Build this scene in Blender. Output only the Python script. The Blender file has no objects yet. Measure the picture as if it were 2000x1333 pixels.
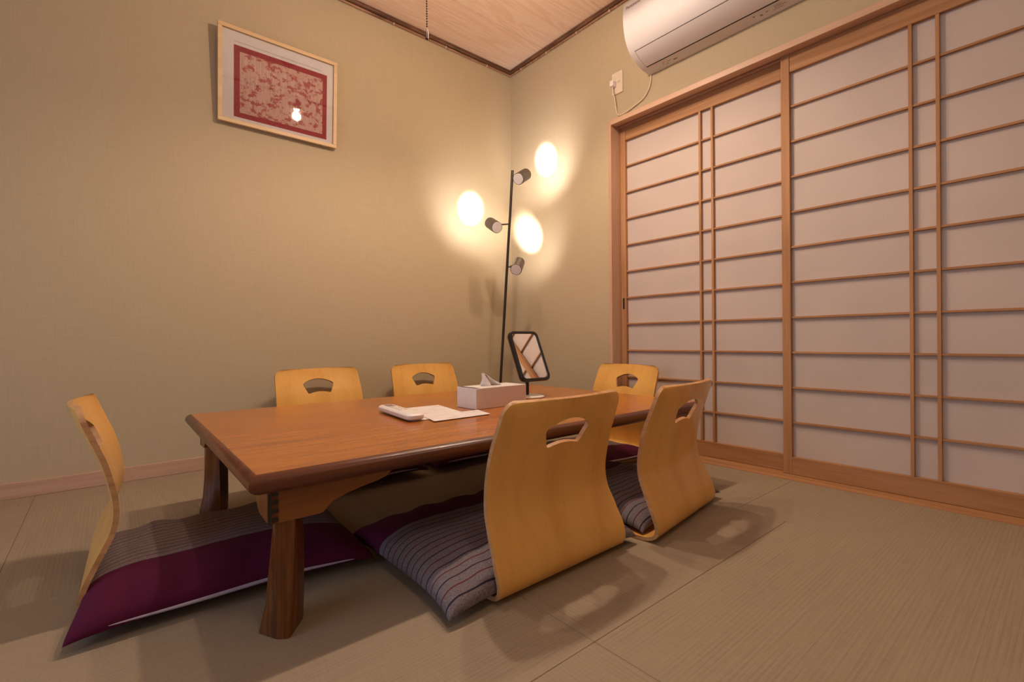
import bpy, bmesh, math, random
from mathutils import Vector, Matrix, noise
random.seed(7)
C = bpy.context.scene.collection
SC = bpy.context.scene
PI = math.pi

# ------------------------------------------------------------------ camera, world, exposure
cam_d = bpy.data.cameras.new('camera')
cam = bpy.data.objects.new('camera', cam_d); C.objects.link(cam); SC.camera = cam
cam_d.sensor_fit = 'HORIZONTAL'; cam_d.sensor_width = 36.0
cam_d.lens = 36.0 * 940.92 / 2000.0
cam_d.clip_start = 0.02
yaw, pitch, roll = 0.869697, -0.00261587, -0.00896300
fw = Vector((math.cos(yaw)*math.cos(pitch), math.sin(yaw)*math.cos(pitch), math.sin(pitch)))
rt = Vector((math.sin(yaw), -math.cos(yaw), 0)); up = rt.cross(fw)
cr, sr = math.cos(roll), math.sin(roll)
R_ = rt*cr + up*sr; U_ = -rt*sr + up*cr
CAM = Vector((-2.1816, -2.5764, 0.5765))
cam.matrix_world = Matrix(((R_.x, U_.x, -fw.x, CAM.x), (R_.y, U_.y, -fw.y, CAM.y), (R_.z, U_.z, -fw.z, CAM.z), (0, 0, 0, 1)))

W = bpy.data.worlds.new('world'); SC.world = W; W.use_nodes = True
bg = W.node_tree.nodes['Background']
bg.inputs[0].default_value = (0.62, 0.74, 1.0, 1); bg.inputs[1].default_value = 1.8
SC.view_settings.view_transform = 'Standard'; SC.view_settings.look = 'None'
SC.view_settings.gamma = 1.0; SC.view_settings.use_curve_mapping = False
SC.view_settings.exposure = 0.16

E_GLOW = 13.0
E_BULB = 18.0
E_ROOM = 4.2     # round flush ceiling light in the part of the room behind the camera      # each of the three ceiling lamp bulbs (W)
E_SPOT = 240.0      # each of the three floor lamp spots (W)
BULB_COL = (1.0, 0.775, 0.60)
SPOT_COL = (1.0, 0.93, 0.91)

# ------------------------------------------------------------------ helpers
def tag(o, label=None, cat=None, group=None, kind=None):
    if label: o['label'] = label
    if cat: o['category'] = cat
    if group: o['group'] = group
    if kind: o['kind'] = kind
    return o

def empty(name, loc=(0, 0, 0), rz=0.0, label=None, cat=None, group=None):
    o = bpy.data.objects.new(name, None); C.objects.link(o)
    o.empty_display_size = 0.1
    o.location = loc; o.rotation_euler = (0, 0, rz)
    return tag(o, label, cat, group)

def obj(name, bm, mat, parent=None, smooth=False, loc=None, rot=None):
    me = bpy.data.meshes.new(name)
    bmesh.ops.recalc_face_normals(bm, faces=bm.faces)
    bm.to_mesh(me); bm.free()
    if isinstance(mat, (list, tuple)):
        for m in mat: me.materials.append(m)
    elif mat: me.materials.append(mat)
    if smooth:
        for p in me.polygons: p.use_smooth = True
        try: me.set_sharp_from_angle(angle=math.radians(smooth if smooth is not True else 35))
        except Exception: pass
    o = bpy.data.objects.new(name, me); C.objects.link(o)
    if parent: o.parent = parent
    if loc: o.location = loc
    if rot: o.rotation_euler = rot
    return o

def NB(): return bmesh.new()

def box(bm, x0, x1, y0, y1, z0, z1, bev=0.0, mi=0, seg=2):
    vs = [bm.verts.new(p) for p in ((x0,y0,z0),(x1,y0,z0),(x1,y1,z0),(x0,y1,z0),(x0,y0,z1),(x1,y0,z1),(x1,y1,z1),(x0,y1,z1))]
    fs = [bm.faces.new([vs[i] for i in f]) for f in ((0,3,2,1),(4,5,6,7),(0,1,5,4),(1,2,6,5),(2,3,7,6),(3,0,4,7))]
    for f in fs: f.material_index = mi
    if bev > 0:
        es = list({e for f in fs for e in f.edges})
        r = bmesh.ops.bevel(bm, geom=es, offset=bev, segments=seg, affect='EDGES', profile=0.5)
        for f in r['faces']: f.material_index = mi
    return vs

def frame_axes(d):
    d = Vector(d).normalized()
    a = Vector((0, 0, 1)) if abs(d.z) < 0.9 else Vector((1, 0, 0))
    u = d.cross(a).normalized(); v = d.cross(u).normalized()
    return d, u, v

def ringpts(c, u, v, r, n):
    return [Vector(c) + u*(r*math.cos(2*PI*i/n)) + v*(r*math.sin(2*PI*i/n)) for i in range(n)]

def tube(bm, pts, r, n=12, caps=True, mi=0):
    pts = [Vector(p) for p in pts]; rs = r if isinstance(r, (list, tuple)) else [r]*len(pts)
    rings = []; u = None
    for i, p in enumerate(pts):
        if i == 0: d = pts[1]-pts[0]
        elif i == len(pts)-1: d = pts[-1]-pts[-2]
        else: d = pts[i+1]-pts[i-1]
        d.normalize()
        if u is None: _, u, v = frame_axes(d)
        else:
            u = (u - d*u.dot(d)).normalized(); v = d.cross(u)
        rings.append([bm.verts.new(q) for q in ringpts(p, u, v, rs[i], n)])
    for a, b in zip(rings, rings[1:]):
        for i in range(n):
            f = bm.faces.new((a[i], a[(i+1) % n], b[(i+1) % n], b[i])); f.material_index = mi
    if caps:
        for rg, rev in ((rings[0], True), (rings[-1], False)):
            f = bm.faces.new(rg[::-1] if rev else rg); f.material_index = mi

def lathe(bm, prof, n=32, c=(0, 0, 0), axis=(0, 0, 1), mi=0):
    """profile of (radius, height) along axis"""
    d, u, v = frame_axes(axis); c = Vector(c); rings = []
    for r, h in prof:
        if r <= 1e-6: rings.append([bm.verts.new(c + d*h)])
        else: rings.append([bm.verts.new(q) for q in ringpts(c + d*h, u, v, r, n)])
    for a, b in zip(rings, rings[1:]):
        for i in range(n):
            j = (i+1) % n
            if len(a) == 1 and len(b) == 1: continue
            if len(a) == 1: f = bm.faces.new((a[0], b[j], b[i]))
            elif len(b) == 1: f = bm.faces.new((a[i], a[j], b[0]))
            else: f = bm.faces.new((a[i], a[j], b[j], b[i]))
            f.material_index = mi

def prism(bm, poly, axis, a0, a1, mi=0):
    """extrude a 2D polygon; axis 'x': poly=(y,z), 'y': poly=(x,z), 'z': poly=(x,y)"""
    def P(p, a):
        return {'x': (a, p[0], p[1]), 'y': (p[0], a, p[1]), 'z': (p[0], p[1], a)}[axis]
    A = [bm.verts.new(P(p, a0)) for p in poly]; B = [bm.verts.new(P(p, a1)) for p in poly]
    n = len(poly)
    fs = [bm.faces.new(A[::-1]), bm.faces.new(B)]
    for i in range(n): fs.append(bm.faces.new((A[i], A[(i+1) % n], B[(i+1) % n], B[i])))
    for f in fs: f.material_index = mi
    return fs

def catmull(pts, per=6):
    P = [Vector(p) for p in pts]; out = []
    for i in range(len(P)-1):
        p0 = P[i-1] if i > 0 else P[i]*2-P[i+1]
        p1, p2 = P[i], P[i+1]
        p3 = P[i+2] if i+2 < len(P) else P[i+1]*2-P[i]
        for k in range(per):
            t = k/per
            out.append(0.5*((2*p1)+(-p0+p2)*t+(2*p0-5*p1+4*p2-p3)*t*t+(-p0+3*p1-3*p2+p3)*t**3))
    out.append(P[-1]); return out

# ------------------------------------------------------------------ materials
def mat(name):
    m = bpy.data.materials.new(name); m.use_nodes = True
    nt = m.node_tree; b = nt.nodes['Principled BSDF']
    return m, nt, b

def N(nt, t, **kw):
    n = nt.nodes.new(t)
    for k, v in kw.items():
        if k in ('operation', 'blend_type', 'wave_type', 'bands_direction', 'feature', 'noise_dimensions', 'data_type', 'wave_profile', 'rings_direction', 'distance'): setattr(n, k, v)
        else: n.inputs[k.replace('_', ' ')].default_value = v
    return n

def L(nt, a, b): nt.links.new(a, b)

def coords(nt, scale=(1, 1, 1), rot=(0, 0, 0), loc=(0, 0, 0)):
    tc = nt.nodes.new('ShaderNodeTexCoord'); mp = nt.nodes.new('ShaderNodeMapping')
    mp.inputs['Scale'].default_value = scale; mp.inputs['Rotation'].default_value = rot; mp.inputs['Location'].default_value = loc
    L(nt, tc.outputs['Object'], mp.inputs['Vector']); return mp.outputs[0]

def ramp(nt, fac, stops):
    r = nt.nodes.new('ShaderNodeValToRGB')
    els = r.color_ramp.elements
    while len(els) < len(stops): els.new(0.5)
    for e, (p, c) in zip(els, stops):
        e.position = p; e.color = (*c, 1)
    L(nt, fac, r.inputs[0]); return r.outputs[0]

def bump(nt, b, h, strength=0.2, dist=0.002):
    n = nt.nodes.new('ShaderNodeBump'); n.inputs['Strength'].default_value = strength; n.inputs['Distance'].default_value = dist
    L(nt, h, n.inputs['Height']); L(nt, n.outputs[0], b.inputs['Normal'])

def plain(name, col, rough=0.5, metal=0.0, spec=None, var=0.06, scale=40):
    m, nt, b = mat(name)
    n = N(nt, 'ShaderNodeTexNoise', Scale=scale, Detail=3.0); L(nt, coords(nt), n.inputs['Vector'])
    c = ramp(nt, n.outputs['Fac'], [(0.3, tuple(x*(1-var) for x in col)), (0.7, tuple(min(1, x*(1+var)) for x in col))])
    L(nt, c, b.inputs['Base Color'])
    b.inputs['Roughness'].default_value = rough; b.inputs['Metallic'].default_value = metal
    if spec is not None: b.inputs['Specular IOR Level'].default_value = spec
    return m

def wood(name, c1, c2, c3, axis='x', freq=18, rough=0.4, stretch=0.06, bumpy=0.08, coat=0.0, figure=0.6, spec=0.5, fine=1.0, stops=(0.42, 0.62, 0.85)):
    """c1 light, c2 mid, c3 dark; grain runs along axis of the object"""
    m, nt, b = mat(name)
    s = {'x': (stretch, 1, 1), 'y': (1, stretch, 1), 'z': (1, 1, stretch)}[axis]
    v = coords(nt, s)
    n1 = N(nt, 'ShaderNodeTexNoise', Scale=freq, Detail=6.0, Roughness=0.6, Distortion=figure); L(nt, v, n1.inputs['Vector'])
    s2 = {'x': (stretch*0.35, 1, 1), 'y': (1, stretch*0.35, 1), 'z': (1, 1, stretch*0.35)}[axis]
    v2 = coords(nt, s2)
    n2 = N(nt, 'ShaderNodeTexNoise', Scale=freq*9, Detail=3.0, Roughness=0.7); L(nt, v2, n2.inputs['Vector'])
    mx = N(nt, 'ShaderNodeMath', operation='MULTIPLY_ADD'); L(nt, n2.outputs['Fac'], mx.inputs[0]); mx.inputs[1].default_value = 0.35*fine; L(nt, n1.outputs['Fac'], mx.inputs[2])
    c = ramp(nt, mx.outputs[0], [(stops[0], c3), (stops[1], c2), (stops[2], c1)])
    L(nt, c, b.inputs['Base Color'])
    b.inputs['Roughness'].default_value = rough; b.inputs['Specular IOR Level'].default_value = spec
    if coat: b.inputs['Coat Weight'].default_value = coat; b.inputs['Coat Roughness'].default_value = 0.12
    if bumpy: bump(nt, b, n2.outputs['Fac'], bumpy, 0.001)
    return m

def wall_mat(name, along):
    m, nt, b = mat(name)
    v = coords(nt)
    n1 = N(nt, 'ShaderNodeTexNoise', Scale=2.2, Detail=3.0); L(nt, v, n1.inputs['Vector'])
    s1 = {'x': (260, 260, 9), 'y': (260, 260, 9)}[along]
    a = N(nt, 'ShaderNodeTexNoise', Scale=1.0, Detail=2.0); L(nt, coords(nt, s1), a.inputs['Vector'])
    s2 = {'x': (9, 1, 260), 'y': (1, 9, 260)}[along]
    h = N(nt, 'ShaderNodeTexNoise', Scale=1.0, Detail=2.0); L(nt, coords(nt, s2), h.inputs['Vector'])
    ad = N(nt, 'ShaderNodeMath', operation='ADD'); L(nt, a.outputs['Fac'], ad.inputs[0]); L(nt, h.outputs['Fac'], ad.inputs[1])
    sc = N(nt, 'ShaderNodeMath', operation='MULTIPLY_ADD'); L(nt, ad.outputs[0], sc.inputs[0]); sc.inputs[1].default_value = 0.5
    sub = N(nt, 'ShaderNodeMath', operation='MULTIPLY_ADD'); L(nt, n1.outputs['Fac'], sub.inputs[0]); sub.inputs[1].default_value = 0.10; sub.inputs[2].default_value = -0.05
    L(nt, sub.outputs[0], sc.inputs[2])
    c = ramp(nt, sc.outputs[0], [(0.30, (0.465, 0.372, 0.238)), (0.70, (0.515, 0.415, 0.268))])
    L(nt, c, b.inputs['Base Color']); b.inputs['Roughness'].default_value = 0.85; b.inputs['Specular IOR Level'].default_value = 0.25
    bump(nt, b, ad.outputs[0], 0.25, 0.0008)
    return m

def tatami_mat(name, along):
    m, nt, b = mat(name)
    perp = 'Y' if along == 'x' else 'X'
    w = N(nt, 'ShaderNodeTexWave', Scale=1.0/0.0155/ (2*PI) * PI, Distortion=0.4, Detail=1.0)
    w.bands_direction = perp; w.wave_profile = 'SIN'
    w.inputs['Detail Scale'].default_value = 3.0
    L(nt, coords(nt), w.inputs['Vector'])
    st = (4, 420, 1) if along == 'x' else (420, 4, 1)
    f = N(nt, 'ShaderNodeTexNoise', Scale=1.0, Detail=3.0, Roughness=0.7); L(nt, coords(nt, st), f.inputs['Vector'])
    st2 = (240, 30, 1) if along == 'x' else (30, 240, 1)
    g = N(nt, 'ShaderNodeTexNoise', Scale=1.0, Detail=2.0); L(nt, coords(nt, st2), g.inputs['Vector'])
    big = N(nt, 'ShaderNodeTexNoise', Scale=1.6, Detail=4.0, Roughness=0.6); L(nt, coords(nt), big.inputs['Vector'])
    s1 = N(nt, 'ShaderNodeMath', operation='MULTIPLY_ADD'); L(nt, w.outputs['Fac'], s1.inputs[0]); s1.inputs[1].default_value = 0.13; L(nt, f.outputs['Fac'], s1.inputs[2])
    s2 = N(nt, 'ShaderNodeMath', operation='MULTIPLY_ADD'); L(nt, g.outputs['Fac'], s2.inputs[0]); s2.inputs[1].default_value = 0.35; L(nt, s1.outputs[0], s2.inputs[2])
    s3 = N(nt, 'ShaderNodeMath', operation='MULTIPLY_ADD'); L(nt, big.outputs['Fac'], s3.inputs[0]); s3.inputs[1].default_value = 0.35; L(nt, s2.outputs[0], s3.inputs[2])
    c = ramp(nt, s3.outputs[0], [(0.42, (0.165, 0.120, 0.072)), (0.72, (0.275, 0.208, 0.134)), (1.0, (0.34, 0.262, 0.172))])
    L(nt, c, b.inputs['Base Color']); b.inputs['Roughness'].default_value = 0.62; b.inputs['Specular IOR Level'].default_value = 0.35
    bump(nt, b, s1.outputs[0], 0.35, 0.001)
    return m

M = {}
M['wall_a'] = wall_mat('wall_paper_left', 'x'); M['wall_b'] = wall_mat('wall_paper_right', 'y')
M['tat_x'] = tatami_mat('tatami_weave_x', 'x'); M['tat_y'] = tatami_mat('tatami_weave_y', 'y')
M['seam'] = plain('tatami_seam', (0.16, 0.12, 0.075), 0.9)
HIN = ((0.49, 0.255, 0.115), (0.40, 0.195, 0.080), (0.31, 0.140, 0.052))
M['hin_y'] = wood('cypress_y', *HIN, axis='y', freq=22, rough=0.62, spec=0.35)
M['hin_z'] = wood('cypress_z', *HIN, axis='z', freq=22, rough=0.62, spec=0.35)
M['base'] = wood('baseboard_wood', (0.56, 0.36, 0.24), (0.48, 0.29, 0.185), (0.40, 0.235, 0.145), axis='x', freq=20, rough=0.5)
PALE = ((0.60, 0.38, 0.25), (0.53, 0.32, 0.205), (0.45, 0.26, 0.155))
M['pale_y'] = wood('casing_y', *PALE, axis='y', freq=22, rough=0.45)
M['pale_z'] = wood('casing_z', *PALE, axis='z', freq=22, rough=0.45)
M['bamboo'] = wood('dark_bamboo', (0.19, 0.085, 0.04), (0.10, 0.042, 0.02), (0.04, 0.017, 0.010), axis='x', freq=40, rough=0.35, stretch=0.15)
M['bamboo_y'] = wood('dark_bamboo_y', (0.19, 0.085, 0.04), (0.10, 0.042, 0.02), (0.04, 0.017, 0.010), axis='y', freq=40, rough=0.35, stretch=0.15)
M['bamboo_l'] = wood('light_bamboo', (0.42, 0.24, 0.14), (0.26, 0.13, 0.07), (0.13, 0.06, 0.03), axis='x', freq=40, rough=0.3, stretch=0.15)
M['node'] = plain('bamboo_node', (0.62, 0.45, 0.34), 0.4)
PLY = ((0.84, 0.475, 0.125), (0.79, 0.42, 0.098), (0.70, 0.345, 0.070))
M['ply'] = wood('bent_plywood', *PLY, axis='z', freq=11, rough=0.32, stretch=0.05, coat=0.25, bumpy=0.03, figure=0.35, fine=0.6)
M['ply_edge'] = wood('plywood_edge', (0.66, 0.36, 0.16), (0.55, 0.28, 0.11), (0.42, 0.20, 0.07), axis='x', freq=60, rough=0.45)
M['top'] = wood('table_top_veneer', (0.52, 0.175, 0.018), (0.42, 0.128, 0.012), (0.27, 0.072, 0.008), axis='x', freq=18, rough=0.22, stretch=0.13, coat=0.22, bumpy=0.02, figure=2.4, stops=(0.44, 0.66, 0.90), spec=0.4)
M['lip'] = wood('table_dark_edge', (0.165, 0.048, 0.018), (0.110, 0.031, 0.012), (0.06, 0.017, 0.008), axis='x', freq=14, rough=0.34, coat=0.1)
M['brk'] = wood('table_bracket', (0.27, 0.088, 0.013), (0.19, 0.058, 0.009), (0.11, 0.030, 0.005), axis='x', freq=14, rough=0.36, coat=0.1)
M['leg'] = wood('table_leg_wood', (0.23, 0.076, 0.011), (0.145, 0.043, 0.006), (0.066, 0.018, 0.003), axis='z', freq=16, rough=0.30, coat=0.15, figure=1.6, stops=(0.55, 0.67, 0.80))
M['black'] = plain('black_plastic', (0.012, 0.009, 0.007), 0.35)
M['black_m'] = plain('black_metal', (0.030, 0.018, 0.012), 0.38, 0.3)
M['gun'] = plain('bronze_grey_metal', (0.11, 0.085, 0.065), 0.42, 0.35)
M['white_p'] = plain('white_plastic', (0.80, 0.74, 0.71), 0.35, var=0.02)
M['white_a'] = plain('air_conditioner_white', (0.72, 0.665, 0.64), 0.5, var=0.015, scale=6)
M['white_c'] = plain('cable_ivory', (0.72, 0.60, 0.46), 0.45, var=0.03)
M['mark'] = plain('grey_print', (0.26, 0.20, 0.17), 0.6)
M['slot'] = plain('dark_slot', (0.012, 0.007, 0.005), 0.7)
M['chrome'] = plain('brushed_chrome', (0.75, 0.70, 0.64), 0.22, 1.0, var=0.02)
M['frame_w'] = wood('maple_frame', (0.72, 0.50, 0.27), (0.66, 0.44, 0.22), (0.58, 0.37, 0.17), axis='x', freq=16, rough=0.42)
M['mat_w'] = plain('white_mount_board', (0.78, 0.70, 0.68), 0.8, var=0.02)
M['red'] = plain('red_cloth_border', (0.34, 0.022, 0.030), 0.75, var=0.15, scale=90)
M['cord'] = plain('chain_metal', (0.08, 0.05, 0.035), 0.35, 0.8)
M['steel'] = plain('hinge_steel', (0.45, 0.40, 0.36), 0.35, 0.9)

def paper_mat(name, col):
    m, nt, b = mat(name)
    v = coords(nt, (1, 1, 1))
    n = N(nt, 'ShaderNodeTexNoise', Scale=3.0, Detail=2.0); L(nt, v, n.inputs['Vector'])
    f = N(nt, 'ShaderNodeTexNoise', Scale=1.0, Detail=3.0, Roughness=0.8); L(nt, coords(nt, (200, 200, 160)), f.inputs['Vector'])
    a = N(nt, 'ShaderNodeMath', operation='MULTIPLY_ADD'); L(nt, f.outputs['Fac'], a.inputs[0]); a.inputs[1].default_value = 0.7; L(nt, n.outputs['Fac'], a.inputs[2])
    c = ramp(nt, a.outputs[0], [(0.55, tuple(x*0.93 for x in col)), (1.0, tuple(min(1, x*1.05) for x in col))])
    L(nt, c, b.inputs['Base Color']); b.inputs['Roughness'].default_value = 0.75; b.inputs['Specular IOR Level'].default_value = 0.25
    bump(nt, b, f.outputs['Fac'], 0.15, 0.0006)
    return m
M['shoji'] = paper_mat('shoji_paper', (0.56, 0.465, 0.405))
M['sheet'] = None

def ceiling_mat():
    m, nt, b = mat('ceiling_cedar')
    v = coords(nt, (0.10, 1, 1))
    n1 = N(nt, 'ShaderNodeTexNoise', Scale=7.0, Detail=3.0, Roughness=0.5, Distortion=1.2); L(nt, v, n1.inputs['Vector'])
    mu = N(nt, 'ShaderNodeMath', operation='MULTIPLY'); L(nt, n1.outputs['Fac'], mu.inputs[0]); mu.inputs[1].default_value = 9.0
    fr = N(nt, 'ShaderNodeMath', operation='FRACT'); L(nt, mu.outputs[0], fr.inputs[0])
    n2 = N(nt, 'ShaderNodeTexNoise', Scale=120.0, Detail=2.0); L(nt, coords(nt, (0.02, 1, 1)), n2.inputs['Vector'])
    ad = N(nt, 'ShaderNodeMath', operation='MULTIPLY_ADD'); L(nt, n2.outputs['Fac'], ad.inputs[0]); ad.inputs[1].default_value = 0.5; L(nt, fr.outputs[0], ad.inputs[2])
    c = ramp(nt, ad.outputs[0], [(0.20, (0.86, 0.64, 0.50)), (0.55, (0.90, 0.70, 0.56)), (1.22/1.3, (0.83, 0.60, 0.46))])
    vo = N(nt, 'ShaderNodeTexVoronoi', Scale=2.6); L(nt, coords(nt, (0.7, 2.2, 1), loc=(0.3, 0.2, 0)), vo.inputs['Vector'])
    kn = ramp(nt, vo.outputs['Distance'], [(0.0, (0.55, 0.55, 0.55)), (0.035, (0.0, 0.0, 0.0)), (1.0, (0, 0, 0))])
    mx = nt.nodes.new('ShaderNodeMix'); mx.data_type = 'RGBA'
    L(nt, kn, mx.inputs[0]); L(nt, c, mx.inputs[6]); mx.inputs[7].default_value = (0.50, 0.24, 0.12, 1)
    L(nt, mx.outputs[2], b.inputs['Base Color']); b.inputs['Roughness'].default_value = 0.5
    return m
M['ceil'] = ceiling_mat()

def stripe_mat():
    m, nt, b = mat('striped_grey_and_purple_cotton')
    tc = nt.nodes.new('ShaderNodeTexCoord'); sp = nt.nodes.new('ShaderNodeSeparateXYZ'); L(nt, tc.outputs['Object'], sp.inputs[0])
    wob = N(nt, 'ShaderNodeTexNoise', Scale=9.0, Detail=2.0); L(nt, tc.outputs['Object'], wob.inputs['Vector'])
    y = N(nt, 'ShaderNodeMath', operation='MULTIPLY_ADD'); L(nt, wob.outputs['Fac'], y.inputs[0]); y.inputs[1].default_value = 0.010; L(nt, sp.outputs['Y'], y.inputs[2])
    # stripes
    def line(period, phase, width):
        a = N(nt, 'ShaderNodeMath', operation='MULTIPLY_ADD'); L(nt, y.outputs[0], a.inputs[0]); a.inputs[1].default_value = 1.0/period; a.inputs[2].default_value = phase+20
        f = N(nt, 'ShaderNodeMath', operation='FRACT'); L(nt, a.outputs[0], f.inputs[0])
        s = N(nt, 'ShaderNodeMath', operation='LESS_THAN'); L(nt, f.outputs[0], s.inputs[0]); s.inputs[1].default_value = width/period
        return s.outputs[0]
    l1 = line(0.048, 0.0, 0.0034); l2 = line(0.048, 0.5, 0.0034)
    hn = N(nt, 'ShaderNodeTexNoise', Scale=1.0, Detail=4.0, Roughness=0.85); L(nt, coords(nt, (330, 520, 200)), hn.inputs['Vector'])
    base = ramp(nt, hn.outputs['Fac'], [(0.38, (0.105, 0.082, 0.088)), (0.62, (0.245, 0.200, 0.210))])
    def mix(f, a, bcol):
        mx = nt.nodes.new('ShaderNodeMix'); mx.data_type = 'RGBA'; L(nt, f, mx.inputs[0]); L(nt, a, mx.inputs[6])
        if isinstance(bcol, tuple): mx.inputs[7].default_value = (*bcol, 1)
        else: L(nt, bcol, mx.inputs[7])
        return mx.outputs[2]
    c = mix(l1, base, (0.028, 0.018, 0.030)); c = mix(l2, c, (0.115, 0.025, 0.030))
    pc = ramp(nt, hn.outputs['Fac'], [(0.3, (0.060, 0.003, 0.022)), (0.7, (0.100, 0.006, 0.036))])
    g = N(nt, 'ShaderNodeMath', operation='GREATER_THAN'); L(nt, y.outputs[0], g.inputs[0]); g.inputs[1].default_value = 0.098
    c = mix(g.outputs[0], c, pc)
    L(nt, c, b.inputs['Base Color']); b.inputs['Roughness'].default_value = 0.85; b.inputs['Specular IOR Level'].default_value = 0.2
    b.inputs['Sheen Weight'].default_value = 0.0
    bump(nt, b, hn.outputs['Fac'], 0.5, 0.001)
    return m
M['cushion'] = stripe_mat()
M['piping_highlight'] = plain('piping_painted_highlight', (0.42, 0.36, 0.44), 0.25, var=0.1)  # pale lavender paints the glossy highlight along the cushion edge

def print_mat():
    m, nt, b = mat('red_blossom_print')
    v = coords(nt)
    big = N(nt, 'ShaderNodeTexNoise', Scale=40.0, Detail=1.5, Roughness=0.7); L(nt, coords(nt, (0.80, 1, 1.05), rot=(0, 0.45, 0)), big.inputs['Vector'])
    vo = N(nt, 'ShaderNodeTexVoronoi', Scale=170.0); L(nt, v, vo.inputs['Vector'])
    s2 = N(nt, 'ShaderNodeMath', operation='MULTIPLY_ADD'); L(nt, vo.outputs['Distance'], s2.inputs[0]); s2.inputs[1].default_value = -0.22; L(nt, big.outputs['Fac'], s2.inputs[2])
    li = N(nt, 'ShaderNodeTexNoise', Scale=1.0, Detail=1.0); L(nt, coords(nt, (340, 1, 12)), li.inputs['Vector'])
    bgc = ramp(nt, li.outputs['Fac'], [(0.35, (0.56, 0.31, 0.26)), (0.65, (0.68, 0.45, 0.37))])
    mk = ramp(nt, s2.outputs[0], [(0.405, (0, 0, 0)), (0.49, (1, 1, 1))])
    mx = nt.nodes.new('ShaderNodeMix'); mx.data_type = 'RGBA'; L(nt, mk, mx.inputs[0]); L(nt, bgc, mx.inputs[6]); mx.inputs[7].default_value = (0.42, 0.085, 0.085, 1)
    L(nt, mx.outputs[2], b.inputs['Base Color']); b.inputs['Roughness'].default_value = 0.8
    return m
M['print'] = print_mat()

def pane_mat():
    m = bpy.data.materials.new('picture_glass'); m.use_nodes = True; nt = m.node_tree
    for n in list(nt.nodes): nt.nodes.remove(n)
    o = nt.nodes.new('ShaderNodeOutputMaterial'); t = nt.nodes.new('ShaderNodeBsdfTransparent'); g = nt.nodes.new('ShaderNodeBsdfGlossy')
    g.inputs['Roughness'].default_value = 0.02
    f = nt.nodes.new('ShaderNodeFresnel'); f.inputs[0].default_value = 1.5
    mx = nt.nodes.new('ShaderNodeMixShader'); L(nt, f.outputs[0], mx.inputs[0]); L(nt, t.outputs[0], mx.inputs[1]); L(nt, g.outputs[0], mx.inputs[2]); L(nt, mx.outputs[0], o.inputs[0])
    return m
M['glass'] = pane_mat()

def tissue_box_mat():
    m, nt, b = mat('tissue_box_scallop_print')
    # fish-scale dots in object X/Z
    tc = nt.nodes.new('ShaderNodeTexCoord'); sp = nt.nodes.new('ShaderNodeSeparateXYZ'); L(nt, tc.outputs['Object'], sp.inputs[0])
    def tri(out, k, ph=0.0):
        a = N(nt, 'ShaderNodeMath', operation='MULTIPLY_ADD'); L(nt, out, a.inputs[0]); a.inputs[1].default_value = k; a.inputs[2].default_value = 50+ph
        f = N(nt, 'ShaderNodeMath', operation='FRACT'); L(nt, a.outputs[0], f.inputs[0])
        s = N(nt, 'ShaderNodeMath', operation='SUBTRACT'); L(nt, f.outputs[0], s.inputs[0]); s.inputs[1].default_value = 0.5
        ab = N(nt, 'ShaderNodeMath', operation='ABSOLUTE'); L(nt, s.outputs[0], ab.inputs[0]); return ab.outputs[0]
    ax = N(nt, 'ShaderNodeMath', operation='ADD'); L(nt, sp.outputs['X'], ax.inputs[0]); L(nt, sp.outputs['Z'], ax.inputs[1])
    bx = N(nt, 'ShaderNodeMath', operation='SUBTRACT'); L(nt, sp.outputs['X'], bx.inputs[0]); L(nt, sp.outputs['Z'], bx.inputs[1])
    t1 = tri(ax.outputs[0], 130); t2 = tri(bx.outputs[0], 130)
    mx = N(nt, 'ShaderNodeMath', operation='MAXIMUM'); L(nt, t1, mx.inputs[0]); L(nt, t2, mx.inputs[1])
    c = ramp(nt, mx.outputs[0], [(0.36, (0.84, 0.77, 0.74)), (0.43, (0.50, 0.33, 0.27))])
    L(nt, c, b.inputs['Base Color']); b.inputs['Roughness'].default_value = 0.55
    return m
M['tbox'] = tissue_box_mat()

def doc_mat():
    m, nt, b = mat('printed_paper')
    n = N(nt, 'ShaderNodeTexNoise', Scale=1.0, Detail=2.0); L(nt, coords(nt, (14, 70, 1)), n.inputs['Vector'])
    c = ramp(nt, n.outputs['Fac'], [(0.40, (0.70, 0.60, 0.56)), (0.48, (0.82, 0.77, 0.75))])
    L(nt, c, b.inputs['Base Color']); b.inputs['Roughness'].default_value = 0.45
    return m
M['doc'] = doc_mat()

def glow(name, col, s):
    m = bpy.data.materials.new(name); m.use_nodes = True; nt = m.node_tree
    b = nt.nodes['Principled BSDF']; b.inputs['Base Color'].default_value = (*col, 1)
    b.inputs['Emission Color'].default_value = (*col, 1); b.inputs['Emission Strength'].default_value = s
    return m
M['bulb'] = glow('lit_bulb_glass', BULB_COL, 22.0)
M['lens'] = glow('lit_spot_lens', SPOT_COL, 14.0)
M['room_glow'] = glow('lit_diffuser', (1.0, 0.82, 0.66), 3.0)
M['mirror'], _nt, _b = mat('mirror_silver'); _b.inputs['Metallic'].default_value = 1.0; _b.inputs['Roughness'].default_value = 0.01; _b.inputs['Base Color'].default_value = (0.93, 0.92, 0.90, 1)

# ------------------------------------------------------------------ setting
H = 2.445
XL, YF = -3.75, -3.45            # far limits of the room behind the camera
JY0, JY1 = -0.881, -2.722        # outer edges of the door casing
OY0, OY1 = -0.900, -2.703        # opening
ZL0, ZL1 = 1.757, 1.784          # lintel

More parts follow.
